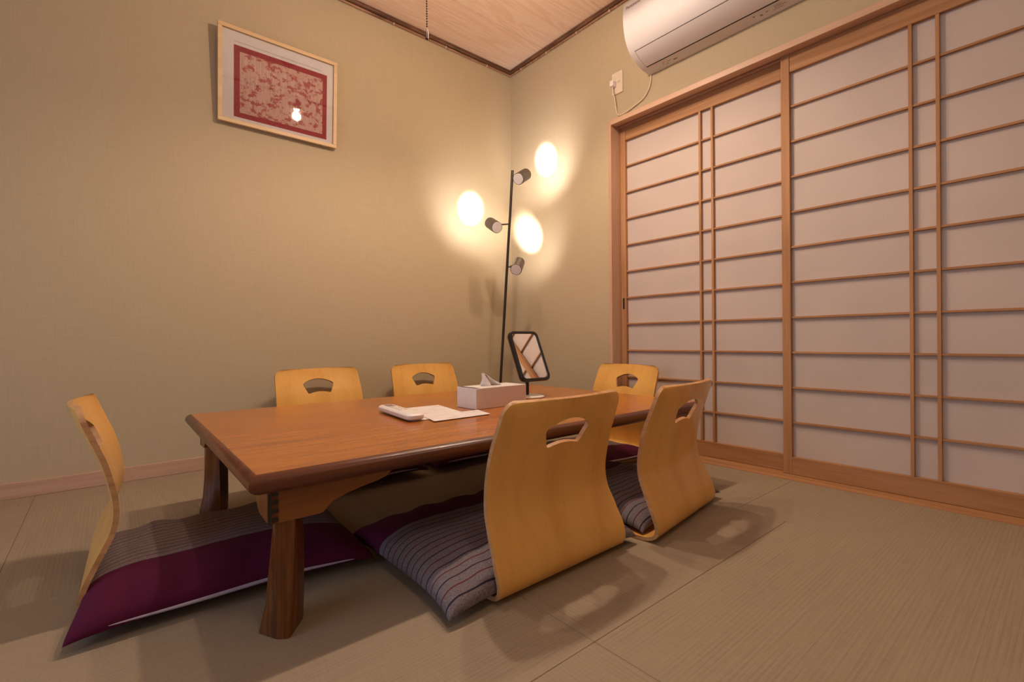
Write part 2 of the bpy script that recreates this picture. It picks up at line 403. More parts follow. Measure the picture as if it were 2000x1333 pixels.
# floor: tatami mats laid in one floor
bm = NB()
box(bm, XL, 0.12, YF, 0.02, -0.06, -0.012, mi=0)
def tat(x0, x1, y0, y1, mi): box(bm, x0+0.0004, x1-0.0004, y0+0.0004, y1-0.0004, -0.02, 0.0, 0.0008, mi=mi, seg=1)
xs = [-3.75, -3.305, -2.39, -1.475, -0.56]
ys = [-3.45, -2.89, -1.975, -1.06, -0.145, 0.0]
for i in range(4):
    for j in range(5):
        tat(xs[i], xs[i+1], ys[j], ys[j+1], 1 if (i+j) % 2 == 0 else 2)
for y0, y1 in ((-3.45, -2.735), (-2.735, -1.822), (-1.822, -0.91), (-0.91, 0.0)): tat(-0.56, -0.075 if y0 < -0.92 else 0.0, y0, y1, 1)
tag(obj('floor', bm, [M['seam'], M['tat_x'], M['tat_y']]), kind='structure')

bm = NB(); box(bm, XL, 0.12, 0.0, 0.12, -0.06, H+0.05)
tag(obj('wall_back', bm, M['wall_a']), kind='structure')
bm = NB()
box(bm, 0.0, 0.12, JY0-0.01, 0.0, -0.06, H+0.05)
box(bm, 0.0, 0.12, YF, JY1+0.01, -0.06, H+0.05)
box(bm, 0.0, 0.12, JY1+0.01, JY0-0.01, ZL1-0.004, H+0.05)
tag(obj('wall_right', bm, M['wall_b']), kind='structure')
bm = NB(); box(bm, XL, 0.12, YF-0.12, YF, -0.06, H+0.05)
tag(obj('wall_front', bm, M['wall_a']), kind='structure')
bm = NB()
box(bm, XL-0.12, XL, YF-0.12, -2.6, -0.06, H+0.05)
box(bm, XL-0.12, XL, -0.9, 0.12, -0.06, H+0.05)
box(bm, XL-0.12, XL, -2.6, -0.9, 1.78, H+0.05)
tag(obj('wall_left', bm, M['wall_b']), kind='structure')
# ceiling planks
bm = NB()
cy = [0.12, -0.348, -0.829, -1.31, -1.79, -2.27, -2.75, -3.57]
for a, b_ in zip(cy, cy[1:]): box(bm, XL-0.1, 0.12, b_+0.0012, a-0.0012, H, H+0.03, 0.0012, seg=1)
box(bm, XL-0.1, 0.12, YF-0.12, 0.12, H+0.012, H+0.05)
tag(obj('ceiling', bm, M['ceil']), kind='structure')

# bamboo cornice rods
def rods(name, axis, nodes, mats):
    bm = NB()
    end = XL if axis == 'x' else YF
    def P(t, off, z): return (t, -off, z) if axis == 'x' else (-off, t, z)
    tube(bm, [P(-0.0, 0.014, H-0.011), P(end, 0.014, H-0.011)], 0.0125, 12, mi=0)
    tube(bm, [P(-0.0, 0.007, H-0.029), P(end, 0.007, H-0.029)], 0.0065, 10, mi=1)
    for t in nodes:
        lathe(bm, [(0.0066, -0.004), (0.0085, -0.001), (0.0085, 0.001), (0.0066, 0.004)], 10, P(t, 0.0075, H-0.029), (1, 0, 0) if axis == 'x' else (0, 1, 0), mi=2)
        lathe(bm, [(0.0126, -0.004), (0.0140, -0.001), (0.0140, 0.001), (0.0126, 0.004)], 12, P(t-0.09, 0.014, H-0.011), (1, 0, 0) if axis == 'x' else (0, 1, 0), mi=0)
    tag(obj(name, bm, mats, smooth=True), kind='structure')
rods('trim_1', 'x', [-0.213, -0.534, -0.889, -1.25, -1.62, -2.0, -2.4, -2.8, -3.2], [M['bamboo'], M['bamboo_l'], M['node']])
rods('trim_2', 'y', [-0.122, -0.368, -0.625, -0.874, -1.2, -1.55, -1.9, -2.3, -2.7, -3.1], [M['bamboo_y'], M['bamboo_l'], M['node']])

# baseboards
bm = NB(); box(bm, XL, -0.0, -0.010, 0.004, 0.0, 0.060, 0.0015, seg=1)
tag(obj('baseboard_back', bm, M['base']), kind='structure')
bm = NB(); box(bm, -0.010, 0.004, JY0, -0.010, 0.0, 0.060, 0.0015, seg=1)
tag(obj('baseboard_right', bm, M['base']), kind='structure')

# door casing: lintel, jambs, threshold
XF = -0.040
bm = NB()
box(bm, XF, 0.006, OY1, OY0, ZL0, ZL1, 0.001, seg=1)            # front strip of the lintel
box(bm, 0.030, 0.040, OY1, OY0, ZL0, ZL1)
box(bm, 0.072, 0.12, OY1, OY0, ZL0, ZL1)
box(bm, 0.0, 0.12, OY1, OY0, ZL0+0.018, ZL1)                    # top of the grooves
tag(obj('trim_3', bm, M['pale_y']), kind='structure')
bm = NB()
box(bm, XF, 0.12, OY0, JY0, 0.0, ZL1, 0.001, seg=1)
tag(obj('trim_6', bm, [M['pale_z']]), kind='structure')
bm = NB()
box(bm, XF, 0.12, JY1, OY1, 0.0, ZL1, 0.001, seg=1)
tag(obj('trim_4', bm, [M['pale_z']]), kind='structure')
bm = NB(); box(bm, -0.075, 0.12, OY1, OY0, -0.02, 0.002, 0.0006, seg=1)
tag(obj('trim_5', bm, M['hin_y']), kind='structure')
# what lies behind the paper doors
bm = NB(); box(bm, 0.078, 0.10, OY1, OY0, 0.003, ZL0)
tag(obj('wall_outer', bm, M['wall_b']), kind='structure')

# shoji doors: door > paper, muntin lattice, stiles, rails
def shoji(idx, x, y0, y1, mz, handle_y=None):
    """x = front face, y0 (far) > y1 (near)"""
    T = 0.028; SW = 0.033
    root = empty('door_%d' % idx, (x, (y0+y1)/2, 0.002)); root['kind'] = 'structure'
    cy_ = (y0+y1)/2; h0, h1 = 0.003, ZL0+0.010
    def bx(name, a, b, z0, z1, xa, xb, m, bev=0.0012):
        q = NB(); box(q, xa-x, xb-x, a-cy_, b-cy_, z0-0.002, z1-0.002, bev, seg=1); return obj(name, q, m, root)
    st1 = bx('stile', y0-SW, y0, h0, h1, x, x+T, M['hin_z']); bx('stile', y1, y1+SW, h0, h1, x, x+T, M['hin_z'])
    bx('bottom_rail', y1+SW, y0-SW, h0, 0.0755, x+0.001, x+T, M['hin_y']); bx('top_rail', y1+SW, y0-SW, 1.684, h1, x+0.003, x+T, M['hin_y'])
    bx('paper', y1+SW, y0-SW, 0.0755, 1.684, x+0.0195, x+0.0205, M['shoji'], 0)
    pitch = (1.684-0.0755+0.0085)/11
    for k in range(1, 11):
        z = 0.0755+pitch*k
        bx('muntin', y1+SW, y0-SW, z-0.0085, z, x+0.0075, x+0.0195, M['hin_y'], 0.0008)
    for yy in mz: bx('muntin', yy-0.0055, yy+0.0055, 0.0755, 1.684, x+0.0040, x+0.0195, M['hin_z'], 0.0008)
    if handle_y:
        q = NB(); box(q, -0.0008, 0.002, handle_y[0]-0.0065-cy_, handle_y[0]+0.0065-cy_, handle_y[1]-0.002, handle_y[2]-0.002, 0.002, seg=2)
        obj('finger_pull', q, M['slot'], root)
    return root
door_back = shoji(1, 0.041, -0.9015, -1.832, (-1.372, -1.434), (-0.918, 0.742, 0.805))
door_front = shoji(2, 0.0075, -1.757, -2.700, (-2.184, -2.258))

# ------------------------------------------------------------------ ceiling lamp (just above the frame; its pull chain hangs into view)
LX, LY, LZ = -1.17, -1.20, 2.06
lamp = empty('ceiling_lamp', (LX, LY, H), 0, 'three-bulb ceiling lamp above the low table with a bead pull chain', 'lamp')
q = NB(); lathe(q, [(0, 0), (0.055, 0), (0.055, -0.018), (0.048, -0.024), (0, -0.024)], 32); obj('canopy', q, M['black_m'], lamp, True)
q = NB(); tube(q, [(0, 0, -0.02), (0, 0, -0.24)], 0.006); obj('stem', q, M['black_m'], lamp, True)
q = NB(); tube(q, [(-0.49, 0, -0.24), (0.45, 0, -0.24)], 0.009); obj('bar', q, M['black_m'], lamp, True)
for k, dx in enumerate((-0.46, 0.06, 0.42)):
    q = NB(); lathe(q, [(0, 0), (0.018, 0), (0.018, -0.05), (0, -0.05)], 20, (dx, 0, -0.245)); soc = obj('socket', q, M['black_m'], lamp, True)
    q = NB(); lathe(q, [(0.010, -0.0)] + [(0.021*math.sin(t), -0.026+0.021*math.cos(t)) for t in [0.5+i*(PI-0.5)/9 for i in range(10)]], 20, (dx, 0, -0.292))
    b = obj('bulb', q, M['bulb'], lamp, True)
    q = NB(); lathe(q, [(0.019, -0.004), (0.030, -0.012), (0.048, -0.060), (0.056, -0.088), (0.0545, -0.088), (0.0465, -0.060), (0.029, -0.014), (0.019, -0.006)], 36, (dx, 0, -0.245)); obj('shade', q, M['black_m'], lamp, True)
    ld = bpy.data.lights.new('ceiling_lamp_light', 'SPOT'); ld.spot_size = math.radians(150); ld.spot_blend = 0.5; ld.energy = E_BULB * (0.7, 0.8, 1.1)[k]; ld.color = BULB_COL; ld.shadow_soft_size = 0.03
    lp = bpy.data.lights.new('ceiling_lamp_glow', 'POINT'); lp.energy = E_GLOW * (0.25 if dx > 0.3 else 0.15 if dx < -0.3 else 1.75); lp.color = BULB_COL; lp.shadow_soft_size = 0.03
    for dd in (ld, lp):
        lo = bpy.data.objects.new(dd.name, dd); C.objects.link(lo); lo.parent = lamp; lo.location = (dx, 0, -0.37)
q = NB(); zc = -0.24
while H+zc > 1.672:
    lathe(q, [(0, -0.0032), (0.0022, -0.0024), (0.0032, 0), (0.0022, 0.0024), (0, 0.0032)], 8, (-1.312-LX, -1.10-LY, zc)); zc -= 0.0088
tube(q, [(-1.312-LX, -1.10-LY, -0.24), (-1.312-LX, -1.10-LY, zc)], 0.0007, 6)
tube(q, [(-1.312-LX, -1.10-LY, -0.24), (-1.312-LX, 0, -0.24)], 0.004, 6)
chain = obj('pull_chain', q, M['cord'], lamp, True)
q = NB(); lathe(q, [(0, 0.0), (0.0035, -0.002), (0.0058, -0.018), (0.0058, -0.036), (0, -0.040)], 12, (-1.312-LX, -1.10-LY, zc)); obj('pull_knob', q, M['cord'], chain, True)

rl = empty('flush_ceiling_light', (-1.75, -2.80, H), 0, 'round flush ceiling light in the part of the room nearest the camera', 'ceiling light')
q = NB(); lathe(q, [(0, 0), (0.21, 0), (0.21, -0.03), (0.20, -0.04), (0, -0.04)], 48); obj('housing', q, M['white_p'], rl, True)
q = NB(); lathe(q, [(0.195, -0.040), (0.185, -0.055), (0.12, -0.068), (0, -0.072)], 48); obj('diffuser', q, M['room_glow'], rl, True)
ld = bpy.data.lights.new('flush_light_glow', 'AREA'); ld.shape = 'DISK'; ld.size = 0.36; ld.energy = E_ROOM; ld.color = (1.0, 0.80, 0.64)
lo = bpy.data.objects.new('flush_light_glow', ld); C.objects.link(lo); lo.parent = rl; lo.location = (0, 0, -0.085)
# ------------------------------------------------------------------ floor lamp in the corner
FL = Vector((-0.445, -0.380, 0.0)); FT = Vector((-0.365, -0.443, 1.560))
fl = empty('floor_lamp', FL, 0, 'slim black floor lamp with three spot heads, leaning in the room corner', 'floor lamp')
q = NB(); lathe(q, [(0, 0), (0.125, 0), (0.125, 0.012), (0.118, 0.016), (0, 0.018)], 48, (0, 0, 0.001)); obj('base', q, M['black_m'], fl, True)
q = NB(); tube(q, [Vector((0, 0, 0.012)), FT-FL], 0.0078, 14); obj('pole', q, M['black_m'], fl, True)
def spot_head(center, target, joint, power=1.0):
    c = Vector(center); d = (Vector(target)-c).normalized(); Lh = 0.056; r = 0.0335
    q = NB()
    lathe(q, [(r-0.003, -Lh), (r, -Lh+0.002), (r, Lh), (r-0.003, Lh), (r-0.003, Lh-0.018), (0, Lh-0.018)], 36, c-FL, d)
    hd = obj('spot_head', q, M['gun'], fl, 40)
    q = NB(); lathe(q, [(0, -Lh-0.001), (r-0.004, -Lh-0.001), (r-0.003, -Lh), (0, -Lh)], 36, c-FL, d)
    e = obj('end_cap', q, M['white_p'], hd, True); e['label'] = 'white round end cap'
    q = NB(); lathe(q, [(0, Lh-0.012), (r-0.005, Lh-0.012), (r-0.005, Lh-0.014), (0, Lh-0.014)], 30, c-FL, d)
    obj('lens', q, M['lens'], hd, True)
    q = NB(); j = Vector(joint); tube(q, [j-FL, c-FL-(c-j).normalized()*0.028], 0.0045, 10); lathe(q, [(0, -0.006), (0.010, -0.006), (0.010, 0.006), (0, 0.006)], 16, c-FL-(c-j).normalized()*0.033, (0, 0, 1))
    obj('bracket_arm', q, M['black_m'], fl, True)
    ld = bpy.data.lights.new('spot_head_light', 'SPOT'); ld.energy = E_SPOT*power; ld.color = SPOT_COL
    ld.spot_size = math.radians(30); ld.spot_blend = 1.0; ld.shadow_soft_size = 0.022
    l2 = bpy.data.lights.new('spot_head_spill', 'SPOT'); l2.energy = E_SPOT*0.034*power; l2.color = SPOT_COL
    l2.spot_size = math.radians(120); l2.spot_blend = 1.0; l2.shadow_soft_size = 0.022
    for dd in (ld, l2):
        lo = bpy.data.objects.new(dd.name, dd); C.objects.link(lo); lo.parent = fl
        lo.location = c+d*(Lh+0.004)-FL; lo.rotation_euler = d.to_track_quat('-Z', 'Y').to_euler()
def on_pole(z):
    t = (z-FL.z)/(FT.z-FL.z); return FL.lerp(FT, t)
spot_head((-0.322, -0.478, 1.525), (0, -0.356, 1.723), on_pole(1.50))
spot_head((-0.453, -0.372, 1.243), (-0.355, 0, 1.426), on_pole(1.250))
spot_head((-0.343, -0.455, 1.006), (0, -0.188, 1.274), on_pole(1.000), 0.6)
q = NB(); cc = [(-0.445, -0.27, 0.006), (-0.40, -0.16, 0.004), (-0.30, -0.10, 0.004), (-0.16, -0.05, 0.004), (-0.05, -0.02, 0.02)]
tube(q, [Vector(p)-FL for p in catmull(cc, 6)], 0.003, 8); obj('power_cord', q, M['black'], fl, True)

# ------------------------------------------------------------------ framed print on the back wall
pic = empty('picture_frame', (-1.508, -0.010, 1.601), 0, 'framed red blossom print in a pale wood frame hanging on the back wall', 'picture')
pic.rotation_euler = (math.radians(3.4), 0, math.radians(0.0))
PW, PH, FWD = 0.272, 0.442, 0.018
q = NB()
box(q, -PW, PW, -0.018, 0.0, 0, FWD, 0.0012, seg=1); box(q, -PW, PW, -0.018, 0.0, PH-FWD, PH, 0.0012, seg=1)
box(q, -PW, -PW+FWD, -0.018, 0.0, FWD, PH-FWD, 0.0012, seg=1); box(q, PW-FWD, PW, -0.018, 0.0, FWD, PH-FWD, 0.0012, seg=1)
obj('frame', q, M['frame_w'], pic)
q = NB(); box(q, -PW+FWD, PW-FWD, -0.006, -0.001, FWD, PH-FWD); obj('mount_board', q, M['mat_w'], pic)
q = NB(); box(q, -0.205, 0.222, -0.0072, -0.006, 0.036, 0.363); obj('red_border', q, M['red'], pic)
q = NB(); box(q, -0.181, 0.200, -0.0080, -0.0072, 0.058, 0.337)
pr = obj('blossom_print', q, M['print'], pic); pr['label'] = 'pale pink sheet scattered with red blossoms'
q = NB(); box(q, -PW+FWD, PW-FWD, -0.0125, -0.0110, FWD, PH-FWD); obj('glass_pane', q, M['glass'], pic)
q = NB(); tube(q, [(-0.205, -0.0064, 0.379), (0.190, -0.0064, 0.379), (0.190, -0.0064, 0.372)], 0.0006, 6); obj('pencil_line', q, M['mark'], pic)

# ------------------------------------------------------------------ air conditioner
AY0, AY1 = -1.128, -1.925
ac = empty('air_conditioner', (0, (AY0+AY1)/2, 1.948), 0, 'white wall air conditioner above the sliding paper doors', 'air conditioner')
prof = [(-0.001, 0.0), (-0.063, 0.002), (-0.105, 0.011), (-0.145, 0.026), (-0.180, 0.050), (-0.205, 0.085), (-0.220, 0.125), (-0.227, 0.170), (-0.228, 0.215), (-0.222, 0.262), (-0.205, 0.285), (-0.001, 0.287)]
hl = (AY0-AY1)/2
q = NB()
P2 = [Vector((p[0], 0, p[1])) for p in prof]
sm = [Vector((p.x, 0, p.z)) for p in catmull([(v.x, 0, v.z) for v in P2[:-1]], 5)] + [P2[-1]]
prism(q, [(p.x, p.z) for p in sm], 'y', -hl, hl)
es = [e for e in q.edges if abs(abs(e.verts[0].co.y)-hl) < 1e-6 and abs(e.verts[0].co.y-e.verts[1].co.y) < 1e-6]
bmesh.ops.bevel(q, geom=es, offset=0.004, segments=2, affect='EDGES')
body = obj('body', q, M['white_a'], ac, 40)
def surf(x):        # lower front surface height at x
    for a, b_ in zip(sm, sm[1:]):
        if (a.x-x)*(b_.x-x) <= 0 and a.z < 0.2 and abs(a.x-b_.x) > 1e-9:
            return a.z+(b_.z-a.z)*(x-a.x)/(b_.x-a.x)
    return 0
def patch(name, xa, xb, ya, yb, m, off=0.0015, n=8, parent=None):
    q = NB(); top = []; 
    for i in range(n+1):
        x = xa+(xb-xa)*i/n; z = surf(x)
        x2 = x-0.001; dz = surf(x+0.001)-surf(x-0.001); nn = Vector((dz, 0, -0.002)).normalized()
        p = Vector((x, 0, z)); a = p+nn*off; b_ = p-nn*0.002
        top.append([q.verts.new((a.x, ya, a.z)), q.verts.new((a.x, yb, a.z)), q.verts.new((b_.x, yb, b_.z)), q.verts.new((b_.x, ya, b_.z))])
    for r0, r1 in zip(top, top[1:]):
        for i in range(4): q.faces.new((r0[i], r0[(i+1) % 4], r1[(i+1) % 4], r1[i]))
    q.faces.new(top[0]); q.faces.new(top[-1][::-1])
    return obj(name, q, m, parent or ac, 40)
# louvre flap with its dark gap
gap = patch('flap_gap', -0.176, -0.072, -hl+0.030, hl-0.030, M['slot'], 0.0006)
flap = patch('louvre_flap', -0.1738, -0.080, -hl+0.0325, hl-0.0325, M['white_a'], 0.0022)
# small printed notes under the flap, too small to read
def mark(y, x, w, h): patch('printed_mark', x-h, x, y-w, y, M['mark'], 0.0004, 2, body)
for y, x, w, h in ((hl-0.155, -0.030, 0.020, 0.010), (hl-0.115, -0.026, 0.010, 0.004), (hl-0.125, -0.042, 0.022, 0.003), (hl-0.105, -0.050, 0.012, 0.003), (hl-0.100, -0.036, 0.006, 0.006),
                   (-hl+0.23, -0.032, 0.010, 0.010), (-hl+0.205, -0.040, 0.010, 0.005), (-hl+0.18, -0.030, 0.040, 0.003), (-hl+0.17, -0.042, 0.045, 0.003), (-hl+0.17, -0.052, 0.030, 0.003), (-hl+0.255, -0.045, 0.008, 0.008)):
    mark(y, x, w, h)
# maker's lettering
fc = bpy.data.curves.new('maker_lettering', 'FONT'); fc.body = 'Panasonic'; fc.size = 0.021; fc.extrude = 0.0002
tmp = bpy.data.objects.new('tmp', fc); C.objects.link(tmp); bpy.context.view_layer.update()
tm = bpy.data.meshes.new_from_object(tmp.evaluated_get(bpy.context.evaluated_depsgraph_get())); bpy.data.objects.remove(tmp)
tm.materials.clear(); tm.materials.append(M['mark'])
lt = bpy.data.objects.new('maker_lettering', tm); C.objects.link(lt); lt.parent = body
lt.matrix_local = Matrix(((0, 0, -1, -0.2284), (-1, 0, 0, hl-0.018), (0, 1, 0, 0.232), (0, 0, 0, 1)))

# outlet, plug and cable
ol = empty('wall_outlet', (0, -0.922, 1.992), 0, 'ivory wall outlet with a plug in it, left of the air conditioner', 'outlet')
q = NB(); box(q, -0.009, 0.0, -0.036, 0.036, -0.060, 0.060, 0.003); obj('cover_plate', q, M['white_c'], ol)
q = NB()
for yy in (-0.012,):
    box(q, -0.0095, -0.0088, yy-0.006, yy-0.004, -0.004, 0.008); box(q, -0.0095, -0.0088, yy+0.004, yy+0.006, -0.004, 0.008)
obj('socket_slot', q, M['slot'], ol)
pg = empty('power_plug', (-0.009, -0.906, 1.985), 0, 'white power plug and cable running from the outlet to the air conditioner', 'power cable')
q = NB(); box(q, -0.032, 0.0, -0.012, 0.012, -0.016, 0.016, 0.004); obj('plug_body', q, M['white_p'], pg)
q = NB()
cp = [(-0.028, -0.906, 1.975), (-0.032, -0.910, 1.945), (-0.020, -0.914, 1.90), (-0.012, -0.918, 1.845), (-0.012, -0.930, 1.812), (-0.012, -0.950, 1.8045), (-0.010, -0.985, 1.810), (-0.008, -1.030, 1.822), (-0.007, -1.085, 1.840), (-0.006, -1.118, 1.872), (-0.006, -1.134, 1.910), (-0.006, -1.136, 1.952)]
tube(q, [Vector(p)-Vector((-0.009, -0.906, 1.985)) for p in catmull(cp, 8)], 0.0032, 10); obj('cable', q, M['white_c'], pg, True)

# ------------------------------------------------------------------ low table
TH = 0.33; TA = -0.0116; TL_, TW = 1.567, 0.998
tb = empty('low_table', (-1.9737, -1.590, 0), TA, 'long low wooden dining table with a dark rounded edge', 'table')
lipw = 0.016; th = 0.041
q = NB(); box(q, 0.004, TL_-0.004, 0.004, TW-0.004, TH-0.012, TH, 0.0008, seg=1); obj('tabletop', q, M['top'], tb)
# rounded dark edge: swept bullnose section
q = NB()
sec = [(0.004, TH-0.0005), (0.0, TH-0.001), (-0.007, TH-0.006), (-0.0115, TH-0.014), (-0.012, TH-0.022), (-0.008, TH-0.030), (0.0, TH-0.036), (0.010, TH-th), (0.050, TH-th), (0.050, TH-0.012), (0.004, TH-0.012)]
cor = [((0, 0), (-1, -1)), ((TL_, 0), (1, -1)), ((TL_, TW), (1, 1)), ((0, TW), (-1, 1))]
rings = [[q.verts.new((c[0]-d[0]*s[0] if s[0] > 0 else c[0]-d[0]*s[0], c[1]-d[1]*s[0], s[1])) for s in sec] for c, d in cor]
for i in range(4):
    A, B = rings[i], rings[(i+1) % 4]
    for k in range(len(sec)):
        j = (k+1) % len(sec); q.faces.new((A[k], A[j], B[j], B[k]))
obj('edge_moulding', q, M['lip'], tb, 50)
# bed panel under the top
q = NB(); box(q, 0.05, TL_-0.05, 0.05, TW-0.05, TH-0.030, TH-0.0125); obj('underboard', q, M['lip'], tb)
zb, zt = 0.224, TH-th+0.001
def mirror_local(x, y, sx, sy): return (x if sx > 0 else TL_-x, y if sy > 0 else TW-y)
longp = [(0.030, zb), (0.124, zb), (0.132, zb+0.002), (0.142, zb+0.012), (0.152, zb+0.020), (0.180, zb+0.030), (0.215, zb+0.038), (0.250, zb+0.044), (0.270, zb+0.050), (0.283, zb+0.060), (0.288, zt), (0.030, zt)]
shortp = [(0.022, zb), (0.095, zb+0.002), (0.112, zb+0.010), (0.125, zb+0.022), (0.150, zb+0.035), (0.190, zb+0.046), (0.215, zb+0.060), (0.220, zt), (0.022, zt)]
for sx in (1, -1):
    for sy in (1, -1):
        q = NB(); pts = [(mirror_local(x, 0, sx, 1)[0], z) for x, z in longp]
        ya, yb = mirror_local(0, 0.024, 1, sy)[1], mirror_local(0, 0.044, 1, sy)[1]
        prism(q, pts, 'y', ya, yb); lb = obj('corner_bracket', q, M['brk'], tb)
        q = NB(); pts = [(mirror_local(0, y+0.002, 1, sy)[1], z) for y, z in shortp]
        xa, xb = mirror_local(0.0285, 0, sx, 1)[0], mirror_local(0.046, 0, sx, 1)[0]
        prism(q, pts, 'x', xa, xb); obj('corner_bracket', q, M['brk'], tb)
        # dark finger joint
        q = NB()
        for k in range(4):
            z0 = zb+0.0035+k*0.0168
            xa, xb = sorted((mirror_local(0.0345, 0, sx, 1)[0], mirror_local(0.0465, 0, sx, 1)[0]))
            yy = sorted((mirror_local(0, 0.0234, 1, sy)[1], mirror_local(0, 0.030, 1, sy)[1]))
            box(q, xa, xb, yy[0], yy[1], z0, z0+0.0085)
        xa, xb = sorted((mirror_local(0.0278, 0, sx, 1)[0], mirror_local(0.0325, 0, sx, 1)[0])); yy = sorted((mirror_local(0, 0.0232, 1, sy)[1], mirror_local(0, 0.031, 1, sy)[1]))
        box(q, xa, xb, yy[0], yy[1], zb, zt)
        o = obj('finger_joint', q, M['black'], lb); o['label'] = 'black finger joint'
        # splayed leg
        bot = [(0.016, 0.068), (0.041, 0.020), (0.060, 0.008), (0.104, 0.067), (0.075, 0.107)]
        top = [(0.043, 0.052), (0.038, 0.028), (0.076, 0.024), (0.104, 0.062), (0.072, 0.100)]
        q = NB(); rs = []
        for t in (0.0, 0.03, 0.25, 0.5, 0.75, 1.0):
            f = t**0.6 if t > 0.03 else t
            ring = []
            for (bx_, by_), (tx_, ty_) in zip(bot, top):
                k = 0.985 if t == 0 else 1.0
                x_ = (bx_+(tx_-bx_)*f); y_ = (by_+(ty_-by_)*f)
                cx_, cy2 = 0.064, 0.058
                x_ = cx_+(x_-cx_)*k; y_ = cy2+(y_-cy2)*k
                X_, Y_ = mirror_local(x_, y_, sx, sy); ring.append(q.verts.new((X_, Y_, 0.0005+t*(zb-0.0007))))
            rs.append(ring)
        for a, b_ in zip(rs, rs[1:]):
            for i in range(5): q.faces.new((a[i], a[(i+1) % 5], b_[(i+1) % 5], b_[i]))
        q.faces.new(rs[0][::-1]); q.faces.new(rs[-1])
        es = [e for e in q.edges if abs(e.verts[0].co.z-e.verts[1].co.z) > 0.004]
        bmesh.ops.bevel(q, geom=es, offset=0.005, segments=3, affect='EDGES', profile=0.5)
        lg = obj('leg', q, M['leg'], tb, 30)

